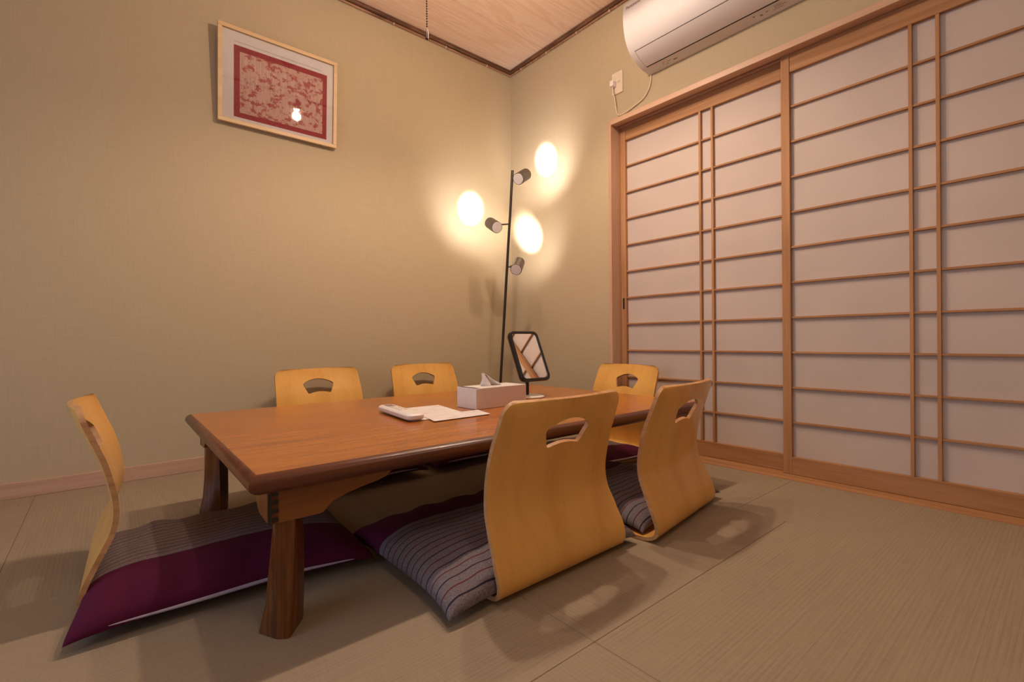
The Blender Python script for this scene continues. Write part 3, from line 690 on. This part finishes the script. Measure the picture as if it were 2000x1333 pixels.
# ------------------------------------------------------------------ legless floor chairs (bent plywood)
def chair_meshes():
    prof = [(0.430, 0.0065), (0.30, 0.0065), (0.17, 0.0065), (0.085, 0.0067), (0.045, 0.0080), (0.018, 0.0190), (0.0095, 0.038), (0.015, 0.070), (0.034, 0.120), (0.053, 0.170), (0.0558, 0.215), (0.047, 0.262), (0.027, 0.325), (-0.001, 0.385), (-0.0205, 0.440)]
    pc = catmull([(f, 0, z) for f, z in prof], 5)
    S = [0.0]
    for a, b_ in zip(pc, pc[1:]): S.append(S[-1]+(b_-a).length)
    LT = S[-1]
    def at(s):
        s = max(0, min(LT, s))
        for i in range(len(S)-1):
            if s <= S[i+1]:
                t = (s-S[i])/(S[i+1]-S[i]); return pc[i].lerp(pc[i+1], t), (pc[i+1]-pc[i]).normalized()
    zs = lambda s: at(s)[0].z
    def wid(s):      # half width
        p = at(s)[0]; u = LT-s
        if p.x > 0.09 and p.z < 0.05: w = 0.214-0.03*max(0, (p.x-0.09)/0.34)
        else:
            z = p.z
            pts = [(0.0, 0.215), (0.03, 0.2215), (0.07, 0.2227), (0.12, 0.2176), (0.17, 0.2125), (0.22, 0.2108), (0.28, 0.2115), (0.36, 0.2095), (0.45, 0.2015)]
            for (a, wa), (b_, wb) in zip(pts, pts[1:]):
                if z <= b_: t = (z-a)/(b_-a); t = t*t*(3-2*t); w = wa+(wb-wa)*t; break
            else: w = 0.199
        rr = 0.032
        if u < rr: w -= rr-math.sqrt(max(0, rr*rr-(rr-u)**2))
        if s < 0.05: w -= 0.05-math.sqrt(max(0, 0.05**2-(0.05-s)**2))
        return w
    def mapp(t, s, off):     # t in -1..1 (scaled to half width), off = normal offset
        p, tan = at(s); w = wid(s); nrm = Vector((tan.z, 0, -tan.x))    # points away from sitter side... rear/below
        c = 0.026*max(0, min(1, (p.z-0.05)/0.35))
        curl = c*(t*t)
        y = t*w
        return Vector((p.x+curl, y, p.z)) + Vector((-abs(nrm.x)*off if False else nrm.x*off, 0, nrm.z*off))
    # s rows and t cols
    rows = [LT*i/70 for i in range(0, 63)]
    top_rows = [LT-0.032+0.032*math.sin(PI/2*i/8) for i in range(9)]
    base_end = rows[-1]
    rows = [r for r in rows if r < LT-0.034] + top_rows
    cols = [-1+2*i/24 for i in range(25)]
    hs0, hs1 = LT-0.148, LT-0.036
    rows = sorted(set([r for r in rows if abs(r-hs0) > 0.004 and abs(r-hs1) > 0.004]+[hs0, hs1]))
    r0, r1 = rows.index(hs0), rows.index(hs1); c0, c1 = 6, 18
    TH_ = 0.0105
    bm = NB(); bm_e = []
    def build(off):
        g = {}
        for i, s in enumerate(rows):
            for j, t in enumerate(cols):
                if r0 < i < r1 and c0 < j < c1: continue
                g[i, j] = bm.verts.new(mapp(t, s, off))
        faces = []
        for i in range(len(rows)-1):
            for j in range(len(cols)-1):
                if r0 <= i < r1 and c0 <= j < c1: continue
                faces.append((g[i, j], g[i, j+1], g[i+1, j+1], g[i+1, j]))
        # rectangle boundary loop
        loop = [(r1, j) for j in range(c0, c1)] + [(i, c1) for i in range(r1, r0, -1)] + [(r0, j) for j in range(c1, c0, -1)] + [(i, c0) for i in range(r0, r1)]
        bl = [g[k] for k in loop]; b2 = [(cols[k[1]]*wid(rows[k[0]]), LT-rows[k[0]]) for k in loop]
        def resample(seq, k):     # k equal steps along an open polyline, end point left off
            D = [0.0]
            for a, b_ in zip(seq, seq[1:]): D.append(D[-1]+math.hypot(b_[0]-a[0], b_[1]-a[1]))
            R = []
            for m in range(k):
                d = D[-1]*m/k
                for i in range(len(D)-1):
                    if d <= D[i+1]:
                        t = (d-D[i])/max(1e-9, D[i+1]-D[i]); R.append((seq[i][0]+(seq[i+1][0]-seq[i][0])*t, seq[i][1]+(seq[i+1][1]-seq[i][1])*t)); break
            return R
        def arc(y0, u0, y1, u1, sag): return [(y0+(y1-y0)*t/20, u0+(u1-u0)*t/20-sag*4*(t/20)*(1-t/20)) for t in range(21)]
        hw = 0.078
        hv = resample(arc(-hw, 0.080, hw, 0.080, 0.027), c1-c0) + resample(arc(hw, 0.080, 0.056, 0.133, 0.0), r1-r0) + resample(arc(0.056, 0.133, -0.056, 0.133, 0.010), c1-c0) + resample(arc(-0.056, 0.133, -hw, 0.080, 0.0), r1-r0)
        n_ = len(hv); hv = [((hv[i-1][0]+4*hv[i][0]+hv[(i+1) % n_][0])/6, (hv[i-1][1]+4*hv[i][1]+hv[(i+1) % n_][1])/6) for i in range(n_)]
        prev = bl; prev2 = b2; inner = None
        for ring in (0.5, 1.0):
            cur = []
            for p, h in zip(b2, hv):
                y_, u_ = p[0]+(h[0]-p[0])*ring, p[1]+(h[1]-p[1])*ring
                s = LT-u_; cur.append(bm.verts.new(mapp(y_/wid(s), s, off)))
            n = len(cur)
            for i in range(n): faces.append((prev[i], prev[(i+1) % n], cur[(i+1) % n], cur[i]))
            prev = cur
        return g, faces, prev
    gA, fA, hA = build(-TH_/2); gB, fB, hB = build(TH_/2)
    for f in fA: bm.faces.new(f)
    for f in fB: bm.faces.new(f[::-1])
    nr, nc = len(rows)-1, len(cols)-1
    out = [(0, j) for j in range(nc)] + [(i, nc) for i in range(nr)] + [(nr, j) for j in range(nc, 0, -1)] + [(i, 0) for i in range(nr, 0, -1)]
    for k in range(len(out)):
        a, b_ = out[k], out[(k+1) % len(out)]
        f = bm.faces.new((gA[a], gA[b_], gB[b_], gB[a])); f.material_index = 1
    n = len(hA)
    for k in range(n):
        f = bm.faces.new((hA[k], hB[k], hB[(k+1) % n], hA[(k+1) % n])); f.material_index = 1
    bmesh.ops.remove_doubles(bm, verts=bm.verts, dist=0.00005)
    # split off seat board and back as two meshes
    return bm

def split_bm(bm, keep_seat):
    b2 = bm.copy()
    rm = [f for f in b2.faces if (f.calc_center_median().x > 0.09 and f.calc_center_median().z < 0.03) != keep_seat]
    bmesh.ops.delete(b2, geom=rm, context='FACES'); return b2
src = chair_meshes()
seat_bm, back_bm = split_bm(src, True), split_bm(src, False)
src.free()

def copy_thing(root, loc, rz):
    r = root.copy(); C.objects.link(r); r.location = loc; r.rotation_euler = (0, 0, rz)
    for ch in list(root.children):
        c_ = ch.copy(); C.objects.link(c_); c_.parent = r
    return r

CH = [((-1.3221, -1.7759), 1.5821, 'light plywood floor chair seen from behind, nearest the camera in front of the table'),
      ((-0.7954, -1.7907), 1.7078, 'plywood floor chair on the near side of the table, closer to the sliding doors'),
      ((-2.2251, -1.0173), -0.0433, 'light plywood floor chair seen edge-on at the left end of the table'),
      ((-1.3700, -0.095), -1.5159, 'left one of two plywood floor chairs on the far side of the table'),
      ((-0.7750, -0.095), -1.544, 'plywood floor chair behind the table, just left of the tissue box'),
      ((-0.075, -1.035), 3.0244, 'plywood floor chair at the far right end of the table before the paper doors')]
first = None
for (x, y), a, lab in CH:
    if first is None:
        first = empty('floor_chair', (x, y, 0.0), a)
        obj('backrest', back_bm, [M['ply'], M['ply_edge']], first, 40)
        obj('seat_board', seat_bm, [M['ply'], M['ply_edge']], first, 40)
        c_ = first
    else: c_ = copy_thing(first, (x, y, 0.0), a)
    tag(c_, lab, 'floor chair', 'plywood floor chairs around the low table')

# ------------------------------------------------------------------ seat cushions
def cushion_mesh(hx, hy, th, seed):
    bm = NB(); nx, ny = 64, 56
    def sh(u, v, side):
        # pinched pillow outline
        px = hx*u*(1-0.085*(1-abs(v)**4)*abs(u)**3) ; py = hy*v*(1-0.080*(1-abs(u)**2.4)*abs(v)**3)
        cr_ = (abs(u)*abs(v))**7; px *= 1-0.035*cr_; py *= 1-0.035*cr_
        e = (1-abs(u)**3.6)*(1-abs(v)**3.6); e = max(e, 0)
        e0 = 0.020-0.013*(abs(u)*abs(v))**5
        z = e0+(th-e0)*(e**0.42)
        nz = noise.noise(Vector((px*6+seed*7, py*6, seed))) ; n2 = noise.noise(Vector((px*17, py*13+seed*3, 2)))
        edge = min(1, e*3)
        wr = 0.004*math.sin(px*55+3*noise.noise(Vector((px*5, py*5, seed+5))))*(abs(v)**2)*edge
        if side > 0: z = z+(0.007*nz+0.0025*n2)*edge+wr
        else: z = e0*(1-min(1, e**0.5))
        return px, py, z
    g = {}
    for s in (1, -1):
        for i in range(nx+1):
            for j in range(ny+1):
                u = math.sin(PI/2*(-1+2*i/nx)*0.98)/math.sin(PI/2*0.98); v = math.sin(PI/2*(-1+2*j/ny)*0.98)/math.sin(PI/2*0.98)
                if s < 0 and (i in (0, nx) or j in (0, ny)): g[s, i, j] = g[1, i, j]; continue
                x, y, z = sh(u, v, s); g[s, i, j] = bm.verts.new((x, y, z))
    for s in (1, -1):
        for i in range(nx):
            for j in range(ny):
                f = (g[s, i, j], g[s, i+1, j], g[s, i+1, j+1], g[s, i, j+1]); bm.faces.new(f if s > 0 else f[::-1])
    return bm
def cushion(x, y, rz, hx, hy, th, z, seed, label, tilt=(0, 0)):
    r = empty('seat_cushion', (x, y, z), rz, label, 'cushion', 'striped grey and purple seat cushions')
    r.rotation_euler = (tilt[0], tilt[1], rz)
    obj('cushion_cover', cushion_mesh(hx, hy, th, seed), M['cushion'], r, 60)
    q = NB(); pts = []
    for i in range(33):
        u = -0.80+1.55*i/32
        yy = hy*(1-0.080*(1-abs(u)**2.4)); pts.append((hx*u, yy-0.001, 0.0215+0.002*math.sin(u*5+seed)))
    tube(q, pts, [0.0005+0.0040*math.sin(PI*i/32)**0.6 for i in range(33)], 10); obj('piping_highlight', q, M['piping_highlight'], r, True)  # tapered like the highlight streak it paints on the edge
    return r
ZC = 0.0122
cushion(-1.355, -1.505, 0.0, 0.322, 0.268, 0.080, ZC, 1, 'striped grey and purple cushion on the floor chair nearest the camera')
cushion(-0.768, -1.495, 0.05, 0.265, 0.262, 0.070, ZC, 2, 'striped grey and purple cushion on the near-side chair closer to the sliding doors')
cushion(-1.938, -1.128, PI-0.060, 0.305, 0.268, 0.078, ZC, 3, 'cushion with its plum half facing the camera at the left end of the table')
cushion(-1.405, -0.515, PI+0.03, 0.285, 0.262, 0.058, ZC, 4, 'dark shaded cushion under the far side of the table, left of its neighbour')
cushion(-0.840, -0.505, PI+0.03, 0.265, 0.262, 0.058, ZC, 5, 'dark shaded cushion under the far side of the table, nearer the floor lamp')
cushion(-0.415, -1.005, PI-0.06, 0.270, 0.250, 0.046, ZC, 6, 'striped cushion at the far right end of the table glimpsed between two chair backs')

# ------------------------------------------------------------------ things on the table
q = NB(); box(q, -0.121, 0.121, 0.0, 0.115, 0.0, 0.074, 0.0008, seg=1)
tbx = empty('tissue_box', (-1.0665, -1.1975, TH+0.0008), 0.030, 'white patterned tissue box with a tissue pulled up, beside the mirror', 'tissue box')
tbx.rotation_euler = (0, 0, 0.030)
for f in q.faces:
    c_ = f.calc_center_median(); f.material_index = 1 if abs(c_.y) < 0.002 or abs(c_.y-0.115) < 0.002 else 0
obj('carton', q, [M['white_p'], M['tbox']], tbx)
q = NB(); box(q, -0.118, -0.100, 0.006, 0.109, 0.0738, 0.0745); obj('lid_gap', q, M['slot'], tbx).scale = (1, 1, 1)
q = NB(); nn = 26
lathe(q, [(0, 0.0742), (0.052, 0.0742), (0.052, 0.0746), (0, 0.0746)], 32, (0.0, 0.0575, 0)); o = obj('opening_film', q, M['white_p'], tbx)
q = NB()                                     # tissue: a crumpled, folded sheet
W_ = 14; Hh = 12; g = {}
for i in range(W_+1):
    for j in range(Hh+1):
        u = i/W_*2-1; v = j/Hh
        hgt = 0.046*(1-v*0.0)
        w = 0.046*(1-0.70*v)
        x = -0.016+u*w - 0.022*v*v + 0.012*(1-v)
        y = 0.0575+0.012*math.sin(u*5.0+v*2)*(1-0.5*v)+0.004*noise.noise(Vector((u*3, v*3, 1)))
        z = 0.0735+v*0.050*(1-0.35*max(0, u))+0.004*noise.noise(Vector((u*4, v*2, 4)))*v
        g[i, j] = q.verts.new((x, y, z))
for i in range(W_):
    for j in range(Hh): q.faces.new((g[i, j], g[i+1, j], g[i+1, j+1], g[i, j+1]))
o = obj('tissue_sheet', q, M['white_p'], tbx, True)
sm_ = o.modifiers.new('solid', 'SOLIDIFY'); sm_.thickness = 0.0006

def sheet(name, corners, z, label, m):
    q = NB(); nx, ny = 12, 12; c00, c10, c11, c01 = [Vector((*c, 0)) for c in corners]; ctr = sum((c00, c10, c11, c01), Vector())/4
    g = {}
    for i in range(nx+1):
        for j in range(ny+1):
            u, v = i/nx, j/ny
            p = (c00*(1-u)*(1-v)+c10*u*(1-v)+c11*u*v+c01*(1-u)*v)-ctr
            zz = 0.0005+0.0008*abs(noise.noise(Vector((p.x*9, p.y*9, z*100))))
            g[i, j] = (q.verts.new((p.x, p.y, zz+0.0003)), q.verts.new((p.x, p.y, zz-0.0002)))
    for i in range(nx):
        for j in range(ny):
            q.faces.new([g[k][0] for k in ((i, j), (i+1, j), (i+1, j+1), (i, j+1))])
            q.faces.new([g[k][1] for k in ((i, j), (i, j+1), (i+1, j+1), (i+1, j))])
    bd = [(i, 0) for i in range(nx)]+[(nx, j) for j in range(ny)]+[(i, ny) for i in range(nx, 0, -1)]+[(0, j) for j in range(ny, 0, -1)]
    for k in range(len(bd)):
        a, b_ = g[bd[k]], g[bd[(k+1) % len(bd)]]; q.faces.new((a[0], a[1], b_[1], b_[0]))
    o = obj(name, q, m); o.location = (ctr.x, ctr.y, z); return tag(o, label, 'paper', 'paper sheets on the table')
sheet('paper_sheet', [(-1.470, -1.262), (-1.262, -1.262), (-1.215, -0.995), (-1.425, -0.985)], TH+0.0004, 'white printed sheet lying under the remote control on the table', M['doc'])
sheet('paper_sheet', [(-1.427, -1.317), (-1.214, -1.318), (-1.190, -1.215), (-1.402, -1.205)], TH+0.0022, 'white printed sheet overlapping in front, its corner pointing to the table edge', M['doc'])

rc = empty('remote_control', (-1.447, -1.134, TH+0.0045), math.radians(84), 'white remote control lying across the paper on the table', 'remote control')
q = NB(); Lr, Wr = 0.140, 0.030; pts = []
def rrect(a, b_, r, n=6):
    P = []
    for cx_, cy_, s in ((a-r, b_-r, 0), (-a+r, b_-r, 1), (-a+r, -b_+r, 2), (a-r, -b_+r, 3)):
        for k in range(n+1):
            t = PI/2*(s+k/n); P.append((cx_+r*math.cos(t), cy_+r*math.sin(t)))
    return P
rings = []
for k, (ins, z) in enumerate([(0.006, 0), (0.0015, 0.003), (0, 0.008), (0.001, 0.014), (0.005, 0.018), (0.010, 0.0195)]):
    rings.append([q.verts.new((x, y, z)) for x, y in rrect(Lr-ins, Wr-ins, 0.018-ins*0.6)])
n = len(rings[0])
for a, b_ in zip(rings, rings[1:]):
    for i in range(n): q.faces.new((a[i], a[(i+1) % n], b_[(i+1) % n], b_[i]))
q.faces.new(rings[0][::-1]); q.faces.new(rings[-1])
obj('case', q, M['white_p'], rc, True)
q = NB(); box(q, 0.070, 0.118, -0.014, 0.014, 0.0195, 0.0202, 0.0003, seg=1); obj('display', q, M['mark'], rc)
for i in range(4):
    for j in (-1, 1):
        q = NB(); lathe(q, [(0, 0.0195), (0.006, 0.0195), (0.0055, 0.0212), (0, 0.0214)], 16, (0.045-i*0.024, j*0.010, 0)); obj('button', q, M['white_c'], rc, True)

# table mirror
MB_ = Vector((-0.797, -1.045, TH+0.0005))
mr = empty('table_mirror', MB_, 0, 'tilted rectangular table mirror in a black frame on a round base', 'mirror')
q = NB(); lathe(q, [(0, 0), (0.066, 0), (0.068, 0.002), (0.067, 0.006), (0.060, 0.009), (0, 0.0095)], 48); b = obj('base', q, M['white_p'], mr, 50); b['label'] = 'pale round base'
q = NB(); tube(q, [(0, 0.010, 0.008), (0, 0.010, 0.135), (0, 0.012, 0.16)], 0.0078, 14); obj('stand', q, M['black'], mr, True)
tl = empty  # mirror head is built in its own tilted frame
head = bpy.data.objects.new('mirror_frame', None)
def rring(bm, a, b_, r, y, n=8): return [bm.verts.new((x, y, z)) for x, z in rrect(a, b_, r, n)]
q = NB(); A_, B_ = 0.082, 0.114
secs = [(0, 0.006, 0.024), (0, -0.004, 0.024), (-0.002, -0.008, 0.024), (-0.011, -0.008, 0.018), (-0.0125, -0.0045, 0.016)]
rg = [rring(q, A_+o_, B_+o_, r_, y_) for o_, y_, r_ in secs]
back = rring(q, A_-0.003, B_-0.003, 0.022, 0.014); rg = [back]+rg
n = len(rg[0])
for a, b_ in zip(rg, rg[1:]):
    for i in range(n): q.faces.new((a[i], a[(i+1) % n], b_[(i+1) % n], b_[i]))
q.faces.new(back)
tilt = math.radians(-23.5)
HM = Matrix.Translation((0, -0.004, 0.176)) @ Matrix.Rotation(tilt, 4, 'X')
fr = obj('mirror_frame', q, M['black'], mr, 40); fr.matrix_local = HM
q = NB(); rr_ = rring(q, A_-0.0123, B_-0.0123, 0.016, -0.0045); q.faces.new(rr_[::-1]); r2 = rring(q, A_-0.0123, B_-0.0123, 0.016, 0.0); q.faces.new(r2)
for i in range(n): q.faces.new((rr_[i], rr_[(i+1) % n], r2[(i+1) % n], r2[i]))
obj('mirror_glass', q, M['mirror'], fr)
bpy.data.objects.remove(head)
